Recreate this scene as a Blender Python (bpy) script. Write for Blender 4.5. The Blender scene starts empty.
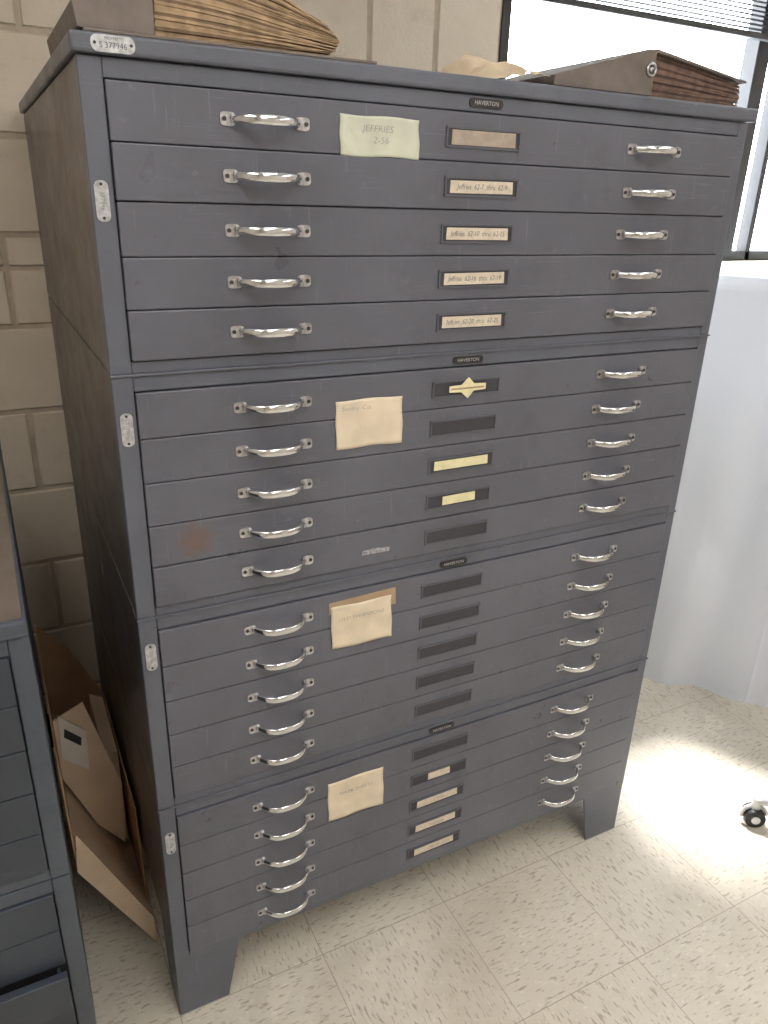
import bpy, bmesh, math, random
from mathutils import Vector, Matrix, noise
random.seed(7)
scene=bpy.context.scene
COL=bpy.context.collection
# ------------------------------------------------------------------ materials
def newmat(name):
    m=bpy.data.materials.new(name); m.use_nodes=True
    nt=m.node_tree; b=nt.nodes['Principled BSDF']
    return m,nt,b
def L(nt,a,b): nt.links.new(a,b)
def coords(nt,scale=(1,1,1),rot=(0,0,0)):
    tc=nt.nodes.new('ShaderNodeTexCoord'); mp=nt.nodes.new('ShaderNodeMapping')
    mp.inputs['Scale'].default_value=scale; mp.inputs['Rotation'].default_value=rot
    L(nt,tc.outputs['Object'],mp.inputs['Vector']); return mp.outputs['Vector']
def noisen(nt,vec,scale,detail=3,rough=.5):
    n=nt.nodes.new('ShaderNodeTexNoise'); n.inputs['Scale'].default_value=scale
    n.inputs['Detail'].default_value=detail; n.inputs['Roughness'].default_value=rough
    L(nt,vec,n.inputs['Vector']); return n.outputs['Fac']
def ramp(nt,fac,stops):
    r=nt.nodes.new('ShaderNodeValToRGB'); e=r.color_ramp.elements
    while len(e)<len(stops): e.new(.5)
    for i,(p,c) in enumerate(stops):
        e[i].position=p; e[i].color=(c[0],c[1],c[2],1) if hasattr(c,'__len__') else (c,c,c,1)
    L(nt,fac,r.inputs['Fac']); return r.outputs['Color']
def mix(nt,fac,a,b,blend='MIX'):
    m=nt.nodes.new('ShaderNodeMix'); m.data_type='RGBA'; m.blend_type=blend
    for s,v in ((m.inputs[0],fac),(m.inputs[6],a),(m.inputs[7],b)):
        if isinstance(v,bpy.types.NodeSocket): L(nt,v,s)
        elif isinstance(v,(int,float)): s.default_value=v if s==m.inputs[0] else (v,v,v,1)
        else: s.default_value=(v[0],v[1],v[2],1)
    return m.outputs[2]
def bump(nt,b,h,strength,dist=.002):
    bp=nt.nodes.new('ShaderNodeBump'); bp.inputs['Strength'].default_value=strength; bp.inputs['Distance'].default_value=dist
    L(nt,h,bp.inputs['Height']); L(nt,bp.outputs['Normal'],b.inputs['Normal'])
def simple(name,col,rough=.5,metal=0,var=.12,vs=20,bs=0,bsc=200):
    m,nt,b=newmat(name); v=coords(nt)
    n=noisen(nt,v,vs,4)
    c=ramp(nt,n,[(.3,[x*(1-var) for x in col]),(.7,[min(1,x*(1+var)) for x in col])])
    L(nt,c,b.inputs['Base Color']); b.inputs['Roughness'].default_value=rough; b.inputs['Metallic'].default_value=metal
    if bs: bump(nt,b,noisen(nt,v,bsc,3),bs)
    return m
def paint(name,col,stain=False,rough=.42,reflect_brown=.0,wear=1.0):
    m,nt,b=newmat(name); v=coords(nt)
    n1=noisen(nt,v,3.0,5,.6); n2=noisen(nt,v,40,5,.7)
    c=ramp(nt,n1,[(.3,[x*.82 for x in col]),(.7,[x*1.15 for x in col])])
    msk=ramp(nt,noisen(nt,v,5,3),[(.42,.15),(.62,1)])
    sp=mix(nt,1.0,ramp(nt,n2,[(.62,0),(.70,1)]),msk,'MULTIPLY')
    c=mix(nt,mix(nt,1.0,sp,.40*wear,'MULTIPLY'),c,[x*1.9 for x in col])
    n3=noisen(nt,coords(nt,(4,4,240)),2.2,3,.5); sc=mix(nt,1.0,ramp(nt,n3,[(.64,0),(.67,1)]),msk,'MULTIPLY')
    c=mix(nt,mix(nt,1.0,sc,.42*wear,'MULTIPLY'),c,[min(1,x*1.9) for x in col])
    n5=noisen(nt,coords(nt,(150,150,7),(0,.6,0)),1.5,3); sc5=ramp(nt,n5,[(.69,0),(.72,1)])
    c=mix(nt,mix(nt,1.0,sc5,.35*wear,'MULTIPLY'),c,[min(1,x*1.8) for x in col])
    n6=noisen(nt,v,9,5,.7); c=mix(nt,mix(nt,1.0,ramp(nt,n6,[(.55,0),(.68,1)]),.28*wear,'MULTIPLY'),c,[x*.55 for x in col])
    if reflect_brown:  # brown patches imitate a reflected wall in the base colour
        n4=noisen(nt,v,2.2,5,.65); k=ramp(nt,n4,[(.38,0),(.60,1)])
        c=mix(nt,mix(nt,1.0,k,reflect_brown,'MULTIPLY'),c,(.14,.095,.07))
    if stain:
        geo=nt.nodes.new('ShaderNodeVectorMath'); geo.operation='DISTANCE'
        L(nt,v,geo.inputs[0]); geo.inputs[1].default_value=(.101,-.004,1.072)
        ad=nt.nodes.new('ShaderNodeMath'); ad.operation='MULTIPLY_ADD'
        L(nt,noisen(nt,v,70,5,.7),ad.inputs[0]); ad.inputs[1].default_value=.09; L(nt,geo.outputs['Value'],ad.inputs[2])
        k=ramp(nt,ad.outputs[0],[(.058,.65),(.078,0)])
        c=mix(nt,k,c,(.18,.10,.06))
    L(nt,c,b.inputs['Base Color'])
    r=ramp(nt,n6,[(.3,rough-.08),(.7,rough+.10)]); L(nt,r,b.inputs['Roughness'])
    bump(nt,b,noisen(nt,v,260,3),.12,.001)
    return m
M={}
M['steel']=paint('grey_enamel',(.122,.127,.158),stain=True,rough=.34)
M['frame']=paint('grey_enamel_frame',(.118,.128,.160),rough=.36)
M['side']=paint('grey_enamel_side_reflection',(.092,.084,.086),rough=.34,reflect_brown=.5)  # tan wall's reflection painted into the side enamel as brown
M['blue']=paint('bluegrey_enamel',(.040,.050,.068),rough=.4)
M['blueframe']=paint('bluegrey_frame',(.068,.082,.107),rough=.4)
M['browntop']=simple('top_wall_reflection',(.15,.12,.10),.45)  # brownish-grey top, reflection of the tan wall painted into the colour
M['gap']=simple('dark_gap',(.012,.012,.014),.8)
M['chrome']=simple('chrome',(.74,.75,.78),.10,1.0,.04,60)
M['handleplate']=simple('chrome_worn',(.52,.52,.55),.28,1.0,.3,160)
M['screw']=simple('screw_dark',(.06,.06,.06),.5,.6)
M['plate']=simple('aluminium_plate',(.50,.51,.53),.4,.4,.25,150)
M['ink']=simple('ink',(.06,.06,.08),.7)
M['darkplate']=simple('black_nameplate',(.02,.02,.022),.4)
M['holder']=paint('holder_enamel',(.110,.113,.137),rough=.36,wear=.5)
M['holderin']=simple('holder_recess',(.048,.048,.060),.6)
M['card']=simple('label_card',(.68,.60,.49),.8,0,.12,90)
M['cardold']=simple('label_card_faded',(.42,.35,.29),.8,0,.12,90)
M['cardyel']=simple('label_card_yellow',(.80,.74,.46),.8,0,.08,90)
M['note1']=simple('note_green',(.60,.62,.51),.85,0,.08,25,.6,45)
M['note']=simple('note_manila',(.74,.64,.49),.85,0,.09,25,.6,45)
M['pencil']=simple('pencil',(.24,.24,.23),.8)
M['tape']=simple('brown_tape',(.42,.30,.19),.6)
M['tapew']=simple('white_tape',(.36,.36,.39),.6,0,.5,200)
M['page']=simple('aged_paper',(.38,.27,.165),.85,0,.3,60)
M['page2']=simple('aged_paper_dark',(.18,.12,.075),.9,0,.3,60)
M['page3']=simple('aged_paper_red',(.18,.115,.09),.9,0,.3,60)
M['page4']=simple('aged_paper_red_dark',(.09,.055,.045),.9,0,.3,60)  # darker red-brown for every third page layer
M['cover']=simple('binder_cloth',(.19,.16,.14),.75,0,.15,30,.3,600)
M['manila']=simple('manila_paper',(.74,.60,.43),.8,0,.1,20)
M['carton']=simple('cardboard',(.46,.29,.16),.85,0,.12,12)
M['cartonl']=simple('cardboard_inside',(.74,.57,.41),.85,0,.08,12)
M['whitebox']=simple('white_board',(.76,.70,.63),.8,0,.05,12)
M['rubber']=simple('black_rubber',(.015,.014,.014),.5)
M['base']=simple('black_cove_base',(.022,.02,.022),.45)
M['bronze']=simple('bronze_aluminium',(.035,.032,.032),.45)
M['blind']=simple('blind_slat',(.05,.052,.05),.5)
M['sill']=simple('sill_stone',(.50,.60,.52),.4)
M['ceil']=simple('ceiling_tile',(.72,.71,.69),.9)
M['silver']=simple('silver_plastic',(.62,.63,.65),.35,.3)
M['seat']=simple('seat_fabric',(.03,.03,.04),.9)
M['wallpaint']=simple('wall_paint',(.55,.50,.43),.8)
M['mortar']=simple('painted_mortar',(.50,.43,.34),.8,0,.15,30)
# translucent sheet
m,nt,b=newmat('white_sheet'); b.inputs['Base Color'].default_value=(.86,.89,.95,1); b.inputs['Roughness'].default_value=.65
tr=nt.nodes.new('ShaderNodeBsdfTranslucent'); tr.inputs[0].default_value=(.90,.94,1.0,1)
mx=nt.nodes.new('ShaderNodeMixShader'); mx.inputs[0].default_value=.42
L(nt,b.outputs[0],mx.inputs[1]); L(nt,tr.outputs[0],mx.inputs[2]); L(nt,mx.outputs[0],nt.nodes['Material Output'].inputs[0])
bump(nt,b,noisen(nt,coords(nt,(1,1,.4)),9,3),.5,.02); M['sheet']=m
# block wall
m,nt,b=newmat('painted_block'); v=coords(nt)
c=ramp(nt,noisen(nt,v,2.0,5,.65),[(.3,(.66,.575,.46)),(.7,(.77,.69,.575))])
gr=ramp(nt,noisen(nt,v,11,5,.7),[(.56,0),(.72,1)]); c=mix(nt,mix(nt,1.0,gr,.3,'MULTIPLY'),c,(.46,.38,.29))
L(nt,c,b.inputs['Base Color'])
b.inputs['Roughness'].default_value=.45; bump(nt,b,noisen(nt,v,110,5,.7),.5,.004); M['block']=m
# floor
m,nt,b=newmat('vinyl_tile'); tc=nt.nodes.new('ShaderNodeTexCoord'); v=tc.outputs['Object']
def streak(scale,rot,lo,hi):
    vv=coords(nt,scale,rot); return ramp(nt,noisen(nt,vv,1.0,3,.6),[(lo,0),(hi,1)])
s1=streak((170,34,1),(0,0,.25),.57,.63); s2=streak((34,170,1),(0,0,.25),.57,.63)
chk=nt.nodes.new('ShaderNodeTexChecker'); chk.inputs['Scale'].default_value=1/.32; L(nt,v,chk.inputs['Vector'])
chk.inputs[1].default_value=(0,0,0,1); chk.inputs[2].default_value=(1,1,1,1)
st=mix(nt,chk.outputs['Fac'],s1,s2)
st2=ramp(nt,noisen(nt,coords(nt,(60,90,1),(0,0,.7)),1,3),[(.62,0),(.68,1)])
base=ramp(nt,noisen(nt,v,3,3),[(.3,(.68,.63,.53)),(.7,(.76,.71,.61))])
c=mix(nt,mix(nt,1.0,st,.62,'MULTIPLY'),base,(.32,.27,.21))
c=mix(nt,mix(nt,1.0,st2,.5,'MULTIPLY'),c,(.85,.82,.74))
dirt=ramp(nt,noisen(nt,v,2.3,6,.72),[(.50,0),(.72,1)]); c=mix(nt,mix(nt,1.0,dirt,.38,'MULTIPLY'),c,(.42,.36,.28))
br=nt.nodes.new('ShaderNodeTexBrick'); br.offset=0; br.squash=1
br.inputs['Scale'].default_value=1; br.inputs['Brick Width'].default_value=.32; br.inputs['Row Height'].default_value=.32
br.inputs['Mortar Size'].default_value=.0009; br.inputs['Mortar Smooth'].default_value=.1
L(nt,v,br.inputs['Vector'])
c=mix(nt,br.outputs['Fac'],c,(.42,.37,.30)); L(nt,c,b.inputs['Base Color'])
r=ramp(nt,noisen(nt,v,7,5),[(.3,.13),(.7,.30)]); L(nt,r,b.inputs['Roughness'])
bump(nt,b,noisen(nt,v,9,3),.12,.01); M['floor']=m
# glass
m,nt,b=newmat('window_glass'); nt.nodes.remove(b); out=nt.nodes['Material Output']
t=nt.nodes.new('ShaderNodeBsdfTransparent'); g=nt.nodes.new('ShaderNodeBsdfGlossy'); g.inputs['Roughness'].default_value=.02
mx=nt.nodes.new('ShaderNodeMixShader'); mx.inputs[0].default_value=.05
L(nt,t.outputs[0],mx.inputs[1]); L(nt,g.outputs[0],mx.inputs[2]); L(nt,mx.outputs[0],out.inputs[0]); M['glass']=m
def emis(name,col,s):
    m,nt,b=newmat(name); b.inputs['Emission Color'].default_value=(*col,1); b.inputs['Emission Strength'].default_value=s
    b.inputs['Base Color'].default_value=(.8,.8,.8,1); return m
M['fill_lamp']=emis('fill_panel_glow',(1,.96,.91),6.8)  # glow of the added fill panels
# ------------------------------------------------------------------ mesh helpers
def box(bm,x0,x1,y0,y1,z0,z1):
    vs=[bm.verts.new((x,y,z)) for z in (z0,z1) for y in (y0,y1) for x in (x0,x1)]
    for f in ((0,2,3,1),(4,5,7,6),(0,1,5,4),(2,6,7,3),(0,4,6,2),(1,3,7,5)):
        bm.faces.new([vs[i] for i in f])
    return vs
def prism(bm,pts,axis,a,b):
    def mk(p,t):
        if axis=='y': return (p[0],t,p[1])
        if axis=='z': return (p[0],p[1],t)
        return (t,p[0],p[1])
    A=[bm.verts.new(mk(p,a)) for p in pts]; B=[bm.verts.new(mk(p,b)) for p in pts]
    n=len(pts)
    bm.faces.new(A); bm.faces.new(B[::-1])
    for i in range(n): bm.faces.new([A[i],B[i],B[(i+1)%n],A[(i+1)%n]])
def cyl(bm,c,r,h,axis='z',n=24,r2=None):
    mat={'z':Matrix.Identity(4),'y':Matrix.Rotation(math.pi/2,4,'X'),'x':Matrix.Rotation(math.pi/2,4,'Y')}[axis]
    bmesh.ops.create_cone(bm,cap_ends=True,segments=n,radius1=r,radius2=r if r2 is None else r2,depth=h,matrix=Matrix.Translation(c)@mat)
def mesh(name,bm,mat,parent=None,bevel=0,smooth=False,loc=None,seg=2):
    bmesh.ops.recalc_face_normals(bm,faces=bm.faces)
    me=bpy.data.meshes.new(name); bm.to_mesh(me); bm.free()
    ob=bpy.data.objects.new(name,me); COL.objects.link(ob)
    for mm in (mat if isinstance(mat,(list,tuple)) else [mat]): me.materials.append(mm)
    if bevel:
        md=ob.modifiers.new('bevel','BEVEL'); md.width=bevel; md.segments=seg; md.limit_method='ANGLE'; md.angle_limit=math.radians(40)
    if smooth:
        for p in me.polygons: p.use_smooth=True
    if parent: ob.parent=parent
    if loc: ob.location=loc
    return ob
def empty(name,loc=(0,0,0)):
    e=bpy.data.objects.new(name,None); e.empty_display_size=.1; COL.objects.link(e); return e
def inst(name,me,parent,loc,bevel=0):
    ob=bpy.data.objects.new(name,me); COL.objects.link(ob); ob.parent=parent; ob.location=loc
    return ob
def text(name,body,size,loc,mat,parent,rot=(math.pi/2,0,0),shear=0,xs=1.0,align='CENTER',thin=0):
    cu=bpy.data.curves.new(name,'FONT'); cu.body=body; cu.size=size; cu.align_x=align; cu.align_y='CENTER'; cu.shear=shear
    cu.space_line=.9; cu.materials.append(mat); cu.resolution_u=3; cu.offset=-thin
    ob=bpy.data.objects.new(name,cu); COL.objects.link(ob); ob.location=loc; ob.rotation_euler=rot; ob.scale=(xs,1,1)
    ob.parent=parent; return ob
def sweep(bm,path,prof_fn):
    rings=[]
    n=len(path)
    for i,p in enumerate(path):
        t=(path[min(i+1,n-1)]-path[max(i-1,0)]).normalized()
        zz=Vector((0,0,1)); nn=zz.cross(t).normalized()
        rings.append([bm.verts.new(p+nn*a+zz*b) for a,b in prof_fn(i)])
    k=len(rings[0])
    for i in range(n-1):
        for j in range(k): bm.faces.new([rings[i][j],rings[i][(j+1)%k],rings[i+1][(j+1)%k],rings[i+1][j]])
    bm.faces.new(rings[0]); bm.faces.new(rings[-1][::-1])
# ------------------------------------------------------------------ shared handle mesh
def handle_mesh():
    bm=bmesh.new()
    pts=[]
    hw=.048; d=.027
    N=32
    for i in range(N+1):
        s=-1+2*i/N
        pts.append(Vector((s*hw,-d*(1-abs(s)**3.0)-.002,0)))
    def prof(i):
        s=abs(-1+2*i/N)
        b=.0056+.0012*(1-s); a=.0030
        return [(a*math.cos(t),b*math.sin(t)) for t in [2*math.pi*k/16 for k in range(16)]]
    sweep(bm,pts,prof)
    n0=len(bm.faces); 
    for sg in (-1,1):
        xs=sg*.0535; pl=[]
        for k in range(24):
            t=2*math.pi*k/24; cx=math.cos(t); cz=math.sin(t)
            sx=math.copysign(abs(cx)**.5,cx)*.0105; sz=math.copysign(abs(cz)**.5,cz)*.0085
            pl.append((xs+sx,sz))
        prism(bm,pl,'y',-.0022,.0)
        box(bm,sg*.047-.0025,sg*.047+.0025,-.006,-.001,-.006,.006)
    n1=len(bm.faces)
    for sg in (-1,1): cyl(bm,Vector((sg*.0585,-.0028,0)),.0030,.0016,'y',14)
    bm.faces.ensure_lookup_table()
    for i,f in enumerate(bm.faces): f.material_index=0 if i<n0 else (1 if i<n1 else 2)
    bmesh.ops.recalc_face_normals(bm,faces=bm.faces)
    me=bpy.data.meshes.new('pull_handle'); bm.to_mesh(me); bm.free()
    for k in ('chrome','handleplate','screw'): me.materials.append(M[k])
    for p in me.polygons: p.use_smooth=(p.material_index==0)
    return me
HM=handle_mesh()
def holder_mesh():
    bm=bmesh.new(); w,h=.070,.0145; t=.0028
    box(bm,-w,w,-.0028,0,h-t,h); box(bm,-w,w,-.0028,0,-h,-h+t); box(bm,-w,-w+t,-.0028,0,-h+t,h-t); box(bm,w-t,w,-.0028,0,-h+t,h-t)
    n0=len(bm.faces)
    box(bm,-w+t,w-t,-.0010,0,-h+t,h-t)
    bm.faces.ensure_lookup_table()
    for f in bm.faces[n0:]: f.material_index=1
    bmesh.ops.recalc_face_normals(bm,faces=bm.faces)
    me=bpy.data.meshes.new('label_holder'); bm.to_mesh(me); bm.free()
    me.materials.append(M['holder']); me.materials.append(M['holderin']); return me
HO=holder_mesh()
# ------------------------------------------------------------------ flat file cabinet builder
W=1.19; D=.97; SH=.3937
def section(par,x0,y0,w,d,zt,zb,mats,idx,nd=5,pull=None,ho=True):
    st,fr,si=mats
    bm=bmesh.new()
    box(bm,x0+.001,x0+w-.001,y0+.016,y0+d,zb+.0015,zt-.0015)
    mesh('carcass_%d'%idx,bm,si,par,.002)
    bm=bmesh.new()
    pw=.0295
    box(bm,x0,x0+pw,y0,y0+.03,zb+.001,zt-.001); box(bm,x0+w-.025,x0+w,y0,y0+.03,zb+.001,zt-.001)
    box(bm,x0+pw,x0+w-.025,y0+.0008,y0+.03,zt-.0245,zt-.001); box(bm,x0+pw,x0+w-.025,y0+.0008,y0+.03,zb+.001,zb+.0185)
    mesh('front_frame_%d'%idx,bm,fr,par,.002)
    bm=bmesh.new(); box(bm,x0+pw+.001,x0+w-.026,y0+.006,y0+.016,zb+.019,zt-.025)
    mesh('drawer_gap_%d'%idx,bm,M['gap'],par)
    top=zt-.0255; bot=zb+.0195; ph=(top-bot)/nd
    zs=[]
    for k in range(nd):
        bm=bmesh.new(); out=0
        if pull and k in pull: out=pull[k]
        za=top-k*ph; zc=za-ph
        box(bm,x0+pw+.0015,x0+w-.0265,y0-.003-out,y0+.011-out,zc+.0007,za-.0007)
        if out>.02:
            box(bm,x0+pw+.01,x0+w-.035,y0+.012-out,y0+.01,zc+.003,zc+.006)
            box(bm,x0+w-.04,x0+w-.035,y0+.012-out,y0+.01,zc+.006,za-.012)
            box(bm,x0+pw+.01,x0+pw+.015,y0+.012-out,y0+.01,zc+.006,za-.012)
        mesh('drawer_%d_%d'%(idx,k+1),bm,st,par,.0016)
        zs.append((za+zc)/2)
        for hx in (.237,w-.232):
            inst('pull_%d_%d'%(idx,k+1),HM,par,(x0+hx,y0-.003-out,(za+zc)/2+.0005))
        if ho: inst('holder_%d_%d'%(idx,k+1),HO,par,(x0+.5955,y0-.003-out,(za+zc)/2-.001))
    return zs
cab=empty('flat_file_cabinet')
ZT=1.7363
Z=[]
for s in range(4):
    zt=ZT-s*.3953; zb=zt-.3953
    pull={1:.003,4:.002} if s==0 else ({4:.002} if s==1 else None)
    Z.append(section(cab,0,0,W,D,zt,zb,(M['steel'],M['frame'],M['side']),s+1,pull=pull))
ZB=ZT-4*.3953
bm=bmesh.new()
for s in range(1,4):
    z=ZT-s*.3953; box(bm,-.001,W+.001,-.0030,.035,z-.0018,z+.0018)
mesh('joint_lip',bm,M['frame'],cab,.001)
bm=bmesh.new(); box(bm,-.006,W+.014,-.008,D+.004,ZT,1.7591)
mesh('cap_top',bm,M['frame'],cab,.004)
bm=bmesh.new()
def foot(xa,sx,ya,sy):
    prism(bm,[(xa,ZB+.01),(xa+sx*.135,ZB+.01),(xa+sx*.103,.0),(xa,.0)],'y',ya,ya+sy*.004)
    prism(bm,[(ya+sy*.004,ZB+.01),(ya+sy*.135,ZB+.01),(ya+sy*.103,0),(ya+sy*.004,0)],'x',xa,xa+sx*.004)
foot(.001,1,.001,1); foot(W-.001,-1,.001,1); foot(.001,1,D-.001,-1); foot(W-.001,-1,D-.001,-1)
mesh('feet',bm,M['frame'],cab,.001)
bm=bmesh.new(); box(bm,.004,W-.004,.004,D-.004,ZB-.004,ZB+.004); mesh('base_pan',bm,M['frame'],cab)
def oval(par,name,x,y,z,w,h,mat,t=.0015):
    bm=bmesh.new(); pl=[]
    r=min(w,h)/2*.85
    for cx,cz,a0 in ((w/2-r,h/2-r,0),(-w/2+r,h/2-r,90),(-w/2+r,-h/2+r,180),(w/2-r,-h/2+r,270)):
        for k in range(6):
            a=math.radians(a0+k*18); pl.append((x+cx+r*math.cos(a),z+cz+r*math.sin(a)))
    prism(bm,pl,'y',y-t,y+.0002)
    return mesh(name,bm,mat,par)
for i,(x,z) in enumerate([(.0135,1.570),(.0150,1.262),(.0155,.874),(.0155,.469)]):
    oval(cab,'number_plate_%d'%(i+1),x,0,z,.0175,.050,M['plate'])
    bm=bmesh.new()
    for dz in (-.0205,.0205): cyl(bm,Vector((x,-.002,z+dz)),.002,.0012,'y',10)
    mesh('rivets_%d'%(i+1),bm,M['darkplate'],cab)
    text('plate_text_%d'%(i+1),'377946',.008,(x,-.0018,z),M['ink'],cab,rot=(math.pi/2,math.pi/2,0),thin=.0002)
oval(cab,'inventory_tag',.0435,-.008,1.7475,.052,.0185,M['plate'])
text('tag_text','S 377946',.0088,(.0435,-.0098,1.7455),M['ink'],cab)
text('tag_text_small','PROPERTY',.0042,(.0435,-.0098,1.7530),M['ink'],cab)
bm=bmesh.new()
for dx in (-.0215,.0215): cyl(bm,Vector((.0435+dx,-.0098,1.7475)),.0018,.001,'y',10)
mesh('tag_rivets',bm,M['darkplate'],cab)
for i,z in enumerate([1.7245,1.3275,.932,.5365]):
    oval(cab,'nameplate_%d'%(i+1),.597,.0008,z,.062,.0125,M['darkplate'],.0025)
    text('nameplate_text_%d'%(i+1),'HAVERTON',.0085,(.597,-.0020,z),M['plate'],cab)
lab={(0,0):('cardold','',.060,.0105),(0,1):('card','Jeffries  62-7  thru  62-9',.060,.0092),(0,2):('card','Jeffries  62-10  thru  62-15',.060,.0092),
 (0,3):('card','Jeffries  62-16  thru  62-19',.060,.0092),(0,4):('card','Jeffries  62-20  thru  62-25',.060,.0092),
 (1,2):('cardyel','',.058,.0085),(1,3):('cardyel','',.036,.0085),
 (3,1):('card','',.028,.0085),(3,2):('card','J. L. Smith',.052,.0085),(3,3):('card','Map cards',.052,.0085),(3,4):('card','Old negs',.052,.0085)}
for (s,k),(mt,tx,hw,hh) in lab.items():
    z=Z[s][k]-.001; x=.5955; r1=random.uniform(-.0007,.0007)
    off=.003 if (s,k)==(0,1) else (.002 if k==4 and s<2 else 0)
    bm=bmesh.new(); prism(bm,[(x-hw,z-hh+r1),(x+hw,z-hh-r1),(x+hw-.0008,z+hh-r1),(x-hw+.0005,z+hh+r1)],'y',-.0052-off,-.0042-off)
    mesh('label_%d_%d'%(s+1,k+1),bm,M[mt],cab)
    if tx and s==0: text('label_text_%d_%d'%(s+1,k+1),tx,.0115,(x,-.0056-off,z),M['ink'],cab,shear=.2,xs=.85,thin=.0001)
    if tx and s==3: text('label_text_%d_%d'%(s+1,k+1),tx,.0095,(x,-.0056-off,z),M['pencil'],cab,shear=.25,thin=.0001)
bm=bmesh.new(); z=Z[1][0]-.001
prism(bm,[(.558,z-.006),(.583,z-.007),(.597,z-.019),(.609,z-.006),(.634,z-.005),(.634,z+.006),(.609,z+.007),(.597,z+.019),(.583,z+.006),(.558,z+.005)],'y',-.0078,-.0066)
mesh('folded_label',bm,M['cardyel'],cab)
bm=bmesh.new(); box(bm,.562,.630,-.0082,-.0078,z-.0016,z+.0012); mesh('folded_label_crease',bm,M['tape'],cab)
bm=bmesh.new(); prism(bm,[(.395,.989),(.450,.988),(.453,.996),(.420,.999),(.397,.997)],'y',-.0060,-.0052); mesh('tape_remnant',bm,M['tapew'],cab)
def note(name,x0,x1,z0,z1,mat,txt,lift=.006,skew=0,sz=.016,y=-.0036):
    bm=bmesh.new(); nx,nz=20,14; g=[]
    for j in range(nz+1):
        row=[]
        for i in range(nx+1):
            u=i/nx; w=j/nz
            wr=.0009*noise.noise(Vector((u*5+x0*20,w*4,z0*9)))
            yy=y-lift*(1-w)**2*(.4+.6*u)-.0012*math.sin(u*7+w*3)*(1-w)-abs(wr)
            row.append(bm.verts.new((x0+(x1-x0)*u+skew*(1-w)+.0008*math.sin(w*9+u*4),yy,z0+(z1-z0)*w+.0010*math.sin(u*8+z0*40))))
        g.append(row)
    for j in range(nz):
        for i in range(nx): bm.faces.new([g[j][i],g[j][i+1],g[j+1][i+1],g[j+1][i]])
    ob=mesh(name,bm,mat,None,0,True)
    md=ob.modifiers.new('thick','SOLIDIFY'); md.thickness=.0004; md.offset=0
    for n,(t,dx,dz) in enumerate(txt):
        text('writing_%d'%(n+1),t,sz,((x0+x1)/2+dx,y-lift*.75-.0022,(z0+z1)/2+dz),M['pencil'],ob,shear=.15,thin=sz*.020,xs=1.15)
    return ob
note('paper_note',.347,.477,1.640,1.694,M['note1'],[('JEFFRIES',-.005,.010),('2-56',.000,-.005)],.003,.001,sz=.0125)
note('paper_note',.343,.467,1.194,1.276,M['note'],[('Sealey Co.',-.025,.028)],.003,.001,sz=.0115)
note('paper_note',.335,.459,.806,.894,M['note'],[('OLD SWANSONS',-.002,.018)],.004,.002,sz=.0105,y=-.005)
note('paper_note',.330,.456,.392,.488,M['note'],[('MARK SHEETS',-.002,.018)],.004,.001,sz=.0105)
bm=bmesh.new(); prism(bm,[(.332,.880),(.332,.903),(.468,.908),(.470,.872)],'y',-.0042,-.0031); mesh('brown_tape',bm,M['tape'],cab)
# ------------------------------------------------------------------ second cabinet, left foreground
cab2=empty('flat_file_cabinet')
w2=1.12; x2=-.155-w2; y2=-.21; d2=.88; zt2=1.078
for s in range(2):
    zt=zt2-s*SH
    section(cab2,x2,y2,w2,d2,zt,zt-SH,(M['blue'],M['blueframe'],M['blue']),s+1,pull={2:.024} if s==1 else None)
bm=bmesh.new(); box(bm,x2,x2+w2,y2-.004,y2+d2,zt2,zt2+.022); mesh('cap_top',bm,M['blueframe'],cab2,.003)
bm=bmesh.new(); box(bm,x2+.004,x2+w2-.004,y2+.004,y2+d2-.004,zt2+.0205,zt2+.024); mesh('top_reflection_sheet',bm,M['browntop'],cab2,.001)  # thin sheet added to carry the wall's brown reflection as colour
bm=bmesh.new(); zb2=zt2-2*SH
box(bm,x2+.002,x2+w2-.002,y2+.004,y2+d2-.004,.0,zb2-.0005); mesh('base_stand',bm,M['blue'],cab2,.002)
# ------------------------------------------------------------------ things on top of the cabinet
ZC=1.7592
def stack(par,name,x0,x1,y0,y1,zb,h0,h1,n,mats,nose=.03,jit=.006,pw=1.3,droop=0):
    for i in range(n):
        bm=bmesh.new(); nx=18
        a=x0+random.uniform(-jit*.3,jit*.3); e=x1-abs((i+.5)/n-.42)**2*nose*4+random.uniform(-jit,jit)*.5
        yy0=y0+random.uniform(-jit,jit)*.5
        top=[];bot=[]
        ph=random.uniform(0,6)
        for j in range(nx+1):
            u=j/nx; x=a+(e-a)*u
            h=h0+(h1-h0)*u**pw
            wob=.0010*math.sin(u*9+ph)*u
            zl=zb+h*i/n+wob*(i>0); zu=zb+h*(i+.94)/n+wob*(i>0)
            bot.append((x,zl)); top.append((x,zu))
        prism(bm,bot+top[::-1],'y',yy0,y1)
        mesh('%s_%d'%(name,i+1),bm,mats[i%len(mats)],par)
bind=empty('post_binder')
bm=bmesh.new(); prism(bm,[(.012,ZC),(.405,ZC),(.405,ZC+.004),(.012,ZC+.004)],'y',-.004,.33); mesh('lower_cover',bm,M['cover'],bind,.0012)
stack(bind,'pages',.100,.352,.012,.30,ZC+.0045,.120,.046,30,[M['page'],M['page'],M['page2'],M['page']],nose=.032,jit=.003)
bm=bmesh.new()
prism(bm,[(.006,ZC+.0045),(.098,ZC+.0045),(.098,ZC+.122),(.285,ZC+.078),(.286,ZC+.082),(.095,ZC+.130),(.002,ZC+.032)],'y',.004,.32)
mesh('cover_spine',bm,M['cover'],bind,.0015)
bm=bmesh.new()
cyl(bm,Vector((.090,.003,ZC+.060)),.0095,.008,'y',24); mesh('binding_post',bm,M['chrome'],bind,.001)
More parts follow.
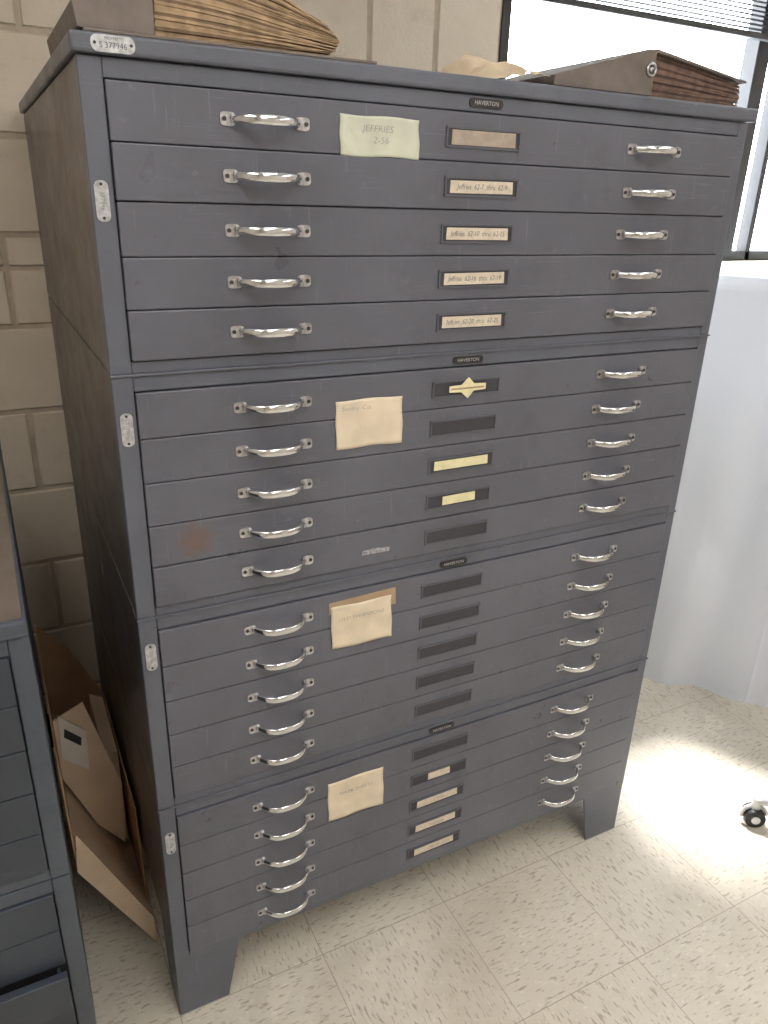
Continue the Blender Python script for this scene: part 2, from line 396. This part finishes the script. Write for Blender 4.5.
bm=bmesh.new(); cyl(bm,Vector((.090,-.0015,ZC+.060)),.0045,.003,'y',16); mesh('binding_post_core',bm,M['screw'],bind)
bind2=empty('post_binder')
bm=bmesh.new(); box(bm,.735,1.185,.02,.36,ZC,ZC+.004); mesh('lower_cover',bm,M['cover'],bind2,.0012)
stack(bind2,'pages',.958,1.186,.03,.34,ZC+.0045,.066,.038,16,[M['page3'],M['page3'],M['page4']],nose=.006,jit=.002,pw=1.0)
bm=bmesh.new()
prism(bm,[(.74,ZC+.0045),(.955,ZC+.0045),(.955,ZC+.071),(1.188,ZC+.043),(1.188,ZC+.0465),(.958,ZC+.0765),(.935,ZC+.074),(.74,ZC+.020)],'y',.02,.36)
mesh('cover_spine',bm,M['cover'],bind2,.0012)
def torus(bm,c,R,r,n=28,m=10):
    g=[]
    for i in range(n):
        a=2*math.pi*i/n; row=[]
        for j in range(m):
            t=2*math.pi*j/m; rr=R+r*math.cos(t)
            row.append(bm.verts.new(Vector(c)+Vector((rr*math.cos(a),r*math.sin(t),rr*math.sin(a)))))
        g.append(row)
    for i in range(n):
        for j in range(m): bm.faces.new([g[i][j],g[(i+1)%n][j],g[(i+1)%n][(j+1)%m],g[i][(j+1)%m]])
bm=bmesh.new(); torus(bm,(.945,.018,ZC+.044),.0095,.0024); cyl(bm,Vector((.945,.02,ZC+.044)),.004,.008,'y',16)
mesh('binding_post',bm,M['handleplate'],bind2,0,True)
# crumpled envelope between the binders
bm=bmesh.new(); nx,ny=30,14; g=[]
for j in range(ny+1):
    row=[]
    for i in range(nx+1):
        u=i/nx; w=j/ny; x=.610+.120*u; y=.02+.20*w
        z=ZC+.002+(.016+.046*w)*(math.sin(math.pi*min(1,.05+.60*u))**.8)*min(1,u*2+.1)+.016*noise.noise(Vector((u*5,w*4,1)))*math.sin(math.pi*u)
        row.append(bm.verts.new((x,y,max(z,ZC+.001))))
    g.append(row)
for j in range(ny):
    for i in range(nx): bm.faces.new([g[j][i],g[j][i+1],g[j+1][i+1],g[j+1][i]])
ob=mesh('crumpled_envelope',bm,M['manila']); md=ob.modifiers.new('t','SOLIDIFY'); md.thickness=.001
# ------------------------------------------------------------------ squashed open carton in the gap
ct=empty('cardboard_carton')
A=(-.006,.003); B=(-.146,.285); C=(-.150,.55); Dp=(-.008,.30)
def panel(par,name,p,q,y0,y1,mat,t=.003):
    d=Vector((q[0]-p[0],q[1]-p[1])).normalized(); n=Vector((-d.y,d.x))*t
    bm=bmesh.new(); prism(bm,[p,q,(q[0]+n.x,q[1]+n.y),(p[0]+n.x,p[1]+n.y)],'y',y0,y1)
    return mesh(name,bm,mat,par)
panel(ct,'bottom_panel',B,A,.20,.78,M['cartonl'])
panel(ct,'left_panel',C,B,.20,.78,M['carton'])
panel(ct,'right_panel',A,Dp,.30,.78,M['carton'])
bm=bmesh.new(); prism(bm,[A,B,C,(-.08,.46),Dp],'y',.775,.779); mesh('end_panel',bm,M['carton'],ct)
bm=bmesh.new(); prism(bm,[(A[0]-.004,A[1]+.002),(B[0],B[1]-.004),(B[0]+.008,B[1]+.095),(A[0]-.002,A[1]+.075)],'y',.192,.196); mesh('front_flap',bm,M['cartonl'],ct)
bm=bmesh.new(); prism(bm,[(-.085,.18),(-.144,.34),(-.145,.50),(-.080,.53),(-.020,.28),(-.03,.10)],'y',.42,.424); mesh('inner_board',bm,M['cartonl'],ct)
bm=bmesh.new(); prism(bm,[(-.138,.40),(-.134,.515),(-.082,.46),(-.086,.35)],'y',.412,.4165); mesh('white_box_flap',bm,M['whitebox'],ct)
bm=bmesh.new(); prism(bm,[(-.128,.458),(-.125,.480),(-.093,.445),(-.096,.424)],'y',.4102,.4116); mesh('label_print',bm,M['darkplate'],ct)
bm=bmesh.new(); prism(bm,[(-.06,.14),(-.05,.36),(-.018,.34),(-.018,.06)],'y',.46,.70); mesh('inner_folder',bm,M['cartonl'],ct)
# ------------------------------------------------------------------ sheet covered table
bm=bmesh.new()
base=[(1.60,.985),(1.62,.86),(1.80,.50),(1.985,.215),(2.05,.185),(2.4,.19),(3.0,.2),(3.05,.35),(3.05,.985)]
P=[]
for (a,b_) in zip(base[:-1],base[1:]):
    n=max(2,int((Vector(b_)-Vector(a)).length/.010))
    for k in range(n): P.append(Vector(a).lerp(Vector(b_),k/n))
P.append(Vector(base[-1]))
cen=Vector((2.35,.62)); rows=[]; NR=34
for r in range(NR+1):
    f=r/NR; row=[]; z=1.395*(1-f)+.004
    acc=0
    for i,p in enumerate(P):
        if i: acc+=(P[i]-P[i-1]).length
        t=(P[min(i+1,len(P)-1)]-P[max(i-1,0)]).normalized(); nrm=Vector((-t.y,t.x))
        if nrm.dot(p-cen)<0: nrm=-nrm
        am=.12+.88*f
        ph=.35*math.sin(f*3+acc*2)
        fold=(.020*math.sin(acc*14+.8*math.sin(acc*3)+ph)+.011*math.sin(acc*31+1.3-ph*2)+.006*noise.noise(Vector((acc*8,f*4,2))))*am
        q=p+nrm*(fold-.03*(1-f)-.012)
        if f<.02: q=q-nrm*.015
        q.y=min(q.y,.95 if f<.2 else .985)
        row.append(bm.verts.new((q.x,q.y,z)))
    rows.append(row)
for r in range(NR):
    for i in range(len(P)-1): bm.faces.new([rows[r][i],rows[r][i+1],rows[r+1][i+1],rows[r+1][i]])
bm.faces.new(rows[0])
mesh('sheet_covered_table',bm,M['sheet'],None,0,True)
# ------------------------------------------------------------------ office chair (only one caster shows)
ch=empty('office_chair'); cc=Vector((1.800,-.322,0))
def rod_between(bm,a,b,r,n=12,r2=None):
    d=b-a; mtx=Matrix.Translation((a+b)/2)@d.to_track_quat('Z','Y').to_matrix().to_4x4()
    bmesh.ops.create_cone(bm,cap_ends=True,segments=n,radius1=r,radius2=r if r2 is None else r2,depth=d.length,matrix=mtx)
for k in range(5):
    a=math.radians(145+72*k); tip=cc+Vector((math.cos(a),math.sin(a),0))*.30
    bm=bmesh.new(); rod_between(bm,cc+Vector((0,0,.11)),tip+Vector((0,0,.078)),.022,14,.013); cyl(bm,tip+Vector((0,0,.070)),.012,.035,'z',14)
    mesh('base_arm_%d'%(k+1),bm,M['silver'],ch,0)
    t=Vector((-math.sin(a),math.cos(a),0)); bm=bmesh.new()
    for sgn in (-1,1):
        c=tip+t*sgn*.013+Vector((0,0,.0275)); rod_between(bm,c-t*.008,c+t*.008,.0272,24)
    mesh('caster_wheel_%d'%(k+1),bm,M['rubber'],ch,.002)
    bm=bmesh.new(); c=tip+Vector((0,0,.0275))
    rod_between(bm,c-t*.024,c+t*.024,.012,18)
    mesh('caster_hub_%d'%(k+1),bm,M['silver'],ch,0)
    bm=bmesh.new()
    for q in range(9):
        b0=math.radians(-10+q*20); b1=math.radians(10+q*20)
        rd=Vector((math.cos(a),math.sin(a),0))
        p0=c+rd*.033*math.cos(b0)+Vector((0,0,.033*math.sin(b0))); p1=c+rd*.033*math.cos(b1)+Vector((0,0,.033*math.sin(b1)))
        rod_between(bm,p0,p1,.006,8)
    mesh('caster_hood_%d'%(k+1),bm,M['silver'],ch,0)
bm=bmesh.new(); rod_between(bm,cc+Vector((0,0,.08)),cc+Vector((0,0,.43)),.025,20); mesh('gas_column',bm,M['rubber'],ch)
bm=bmesh.new(); box(bm,cc.x-.19,cc.x+.25,cc.y-.23,cc.y+.19,.43,.50); mesh('seat',bm,M['seat'],ch,.03,seg=4)
bm=bmesh.new(); box(bm,cc.x+.25,cc.x+.30,cc.y-.2,cc.y+.2,.60,1.0); mesh('backrest',bm,M['seat'],ch,.02,seg=4)
bm=bmesh.new(); rod_between(bm,Vector((cc.x+.2,cc.y,.45)),Vector((cc.x+.29,cc.y,.65)),.018); mesh('back_bar',bm,M['rubber'],ch)
# ------------------------------------------------------------------ room
X0,X1,Y0,YW,H=-1.45,3.4,-3.6,1.012,2.70
bm=bmesh.new(); box(bm,X0-.1,X1+.1,Y0-.1,YW+.14,-.1,0); mesh('floor',bm,M['floor'])
bm=bmesh.new(); box(bm,X0-.1,X1+.1,Y0-.1,YW+.14,H,H+.1); mesh('ceiling',bm,M['ceil'])
wx0,wx1,wz0,wz1=1.307,3.10,1.40,2.42
bm=bmesh.new()
yb=YW+.006
box(bm,X0,wx0,yb,YW+.14,0,H); box(bm,wx1,X1,yb,YW+.14,0,H); box(bm,wx0,wx1,yb,YW+.14,0,wz0); box(bm,wx0,wx1,yb,YW+.14,wz1,H)
bm.faces.ensure_lookup_table()
for f in bm.faces: f.material_index=1
g=.0052
def blk(x0,x1,z0,z1):
    if x1-x0<.02 or z1-z0<.02: return
    x0+=g;x1-=g;z0+=g;z1-=g; e=.004
    f=[bm.verts.new(p) for p in ((x0+e,YW,z0+e),(x1-e,YW,z0+e),(x1-e,YW,z1-e),(x0+e,YW,z1-e))]
    k=[bm.verts.new(p) for p in ((x0,yb+.001,z0),(x1,yb+.001,z0),(x1,yb+.001,z1),(x0,yb+.001,z1))]
    bm.faces.new(f)
    for i in range(4): bm.faces.new([f[i],f[(i+1)%4],k[(i+1)%4],k[i]])
zl=[1.693+.216*k for k in range(-8,6)]
for ci,z in enumerate(zl):
    za=max(z,0); zc=min(z+.216,H)
    if zc<=0 or za>=H: continue
    A_=(ci%2==0)
    off=-.080 if A_ else .136
    js=[off+.432*k for k in range(-4,9)]
    if z>1.9: js=sorted([.884-.432*k for k in range(0,7)]+[1.09,1.307]+[1.522+.432*k for k in range(5)]) if A_==False else sorted([.700-.432*k for k in range(0,7)]+[1.09]+[1.307+.432*k for k in range(5)])
    js=[X0]+[j for j in js if X0<j<X1]+[X1]
    zz=sorted(set([za,zc]+[q for q in (wz0,wz1) if za<q<zc]))
    for z0,z1 in zip(zz[:-1],zz[1:]):
        inw=(z0>=wz0-1e-6 and z1<=wz1+1e-6)
        for a,b_ in zip(js[:-1],js[1:]):
            if not inw: blk(a,b_,z0,z1)
            else:
                if a<wx0: blk(a,min(b_,wx0),z0,z1)
                if b_>wx1: blk(max(a,wx1),b_,z0,z1)
mesh('wall_back',bm,[M['block'],M['mortar']])
bm=bmesh.new(); box(bm,X0-.1,X0,Y0,YW+.14,0,H); mesh('wall_left',bm,M['wallpaint'])
bm=bmesh.new(); box(bm,X1,X1+.1,Y0,YW+.14,0,H); mesh('wall_right',bm,M['wallpaint'])
bm=bmesh.new(); box(bm,X0-.1,X1+.1,Y0-.1,Y0,0,H); mesh('wall_front',bm,M['wallpaint'])
bm=bmesh.new(); prism(bm,[(YW-.016,.0),(YW-.006,.006),(YW-.004,.105),(YW-.0005,.112),(YW-.0005,0)],'x',X0,X1); mesh('baseboard_back',bm,M['base'])
win=empty('window_1')
bm=bmesh.new(); y0,y1=YW+.03,YW+.08
box(bm,wx0,wx0+.030,YW+.0,y1,wz0,wz1); box(bm,wx1-.04,wx1,y0,y1,wz0,wz1); box(bm,wx0,wx1,y0,y1,wz1-.04,wz1); box(bm,wx0,wx1,y0,y1,wz0,wz0+.035)
box(bm,2.405,2.470,y0-.01,y1,wz0,wz1); box(bm,2.56,2.585,y0,y1,wz0,wz1)
mesh('frame',bm,M['bronze'],win,.002)
bm=bmesh.new(); box(bm,wx0+.03,wx1-.03,YW+.055,YW+.059,wz0+.03,wz1-.03); mesh('pane',bm,M['glass'],win)
bm=bmesh.new(); box(bm,wx0-.02,wx1+.02,YW-.055,YW+.035,wz0-.026,wz0-.001); mesh('window_sill',bm,M['sill'],win,.003)
bl=empty('venetian_blind')
bm=bmesh.new()
for k in range(19):
    z=2.150+k*.0130; yc=YW-.022; t=.5
    dy=.0125*math.cos(t); dz=.0125*math.sin(t)
    prism(bm,[(yc-dy,z-dz),(yc,z+.0015),(yc+dy,z+dz),(yc+dy,z+dz+.0006),(yc,z+.0027),(yc-dy,z-dz+.0006)],'x',wx0+.04,wx1+.0)
mesh('slats',bm,M['blind'],bl)
bm=bmesh.new(); box(bm,wx0+.04,wx1,YW-.036,YW-.010,2.122,2.140); box(bm,wx0+.04,wx1,YW-.045,YW-.002,2.395,2.43); mesh('rails',bm,M['blind'],bl,.002)
bm=bmesh.new()
for xx in (1.5,2.1,2.7): box(bm,xx-.001,xx+.001,YW-.037,YW-.036,2.13,2.40)
mesh('cords',bm,M['blind'],bl)
for i,(x,y) in enumerate([(.5,-1.5),(2.3,-1.5),(.5,-2.9),(2.3,-2.9),(-.6,-.9)]):  # unseen ceiling panels, added to fill in ambient light on the front
    fx=empty('fill_panel')
    bm=bmesh.new(); box(bm,x-.30,x+.30,y-.60,y+.60,H-.012,H-.008); mesh('fill_diffuser',bm,M['fill_lamp'],fx)
    bm=bmesh.new()
    box(bm,x-.33,x-.30,y-.63,y+.63,H-.03,H); box(bm,x+.30,x+.33,y-.63,y+.63,H-.03,H); box(bm,x-.30,x+.30,y-.63,y-.60,H-.03,H); box(bm,x-.30,x+.30,y+.60,y+.63,H-.03,H)
    mesh('fill_panel_trim',bm,M['ceil'],fx)
# ------------------------------------------------------------------ light
w=bpy.data.worlds.new('sky'); scene.world=w; w.use_nodes=True
bg=w.node_tree.nodes['Background']; bg.inputs[0].default_value=(.85,.92,1,1); bg.inputs[1].default_value=16
sun=bpy.data.lights.new('sun','SUN'); sun.energy=13; sun.angle=math.radians(7); sun.color=(1,.98,.96)
so=bpy.data.objects.new('sun',sun); COL.objects.link(so)
dv=Vector((-.02,-1,-1.75)).normalized(); so.rotation_euler=dv.to_track_quat('-Z','Y').to_euler()
# ------------------------------------------------------------------ camera
cam=bpy.data.cameras.new('camera'); co=bpy.data.objects.new('camera',cam); COL.objects.link(co); scene.camera=co
cam.sensor_fit='VERTICAL'; cam.sensor_height=36; cam.lens=758.09/1024*36; cam.clip_start=.02
R=[[0.89013,-0.45477,0.0292],[-0.14974,-0.3524,-0.92379],[0.4304,0.81792,-0.38178]]
xa=Vector(R[0]).normalized(); za=-Vector(R[2]).normalized(); ya=za.cross(xa).normalized(); xa=ya.cross(za)
mt=Matrix((xa,ya,za)).transposed().to_4x4(); mt.translation=Vector((-.145,-1.1128,1.5836)); co.matrix_world=mt
scene.view_settings.view_transform='Standard'; scene.view_settings.look='None'; scene.view_settings.exposure=0
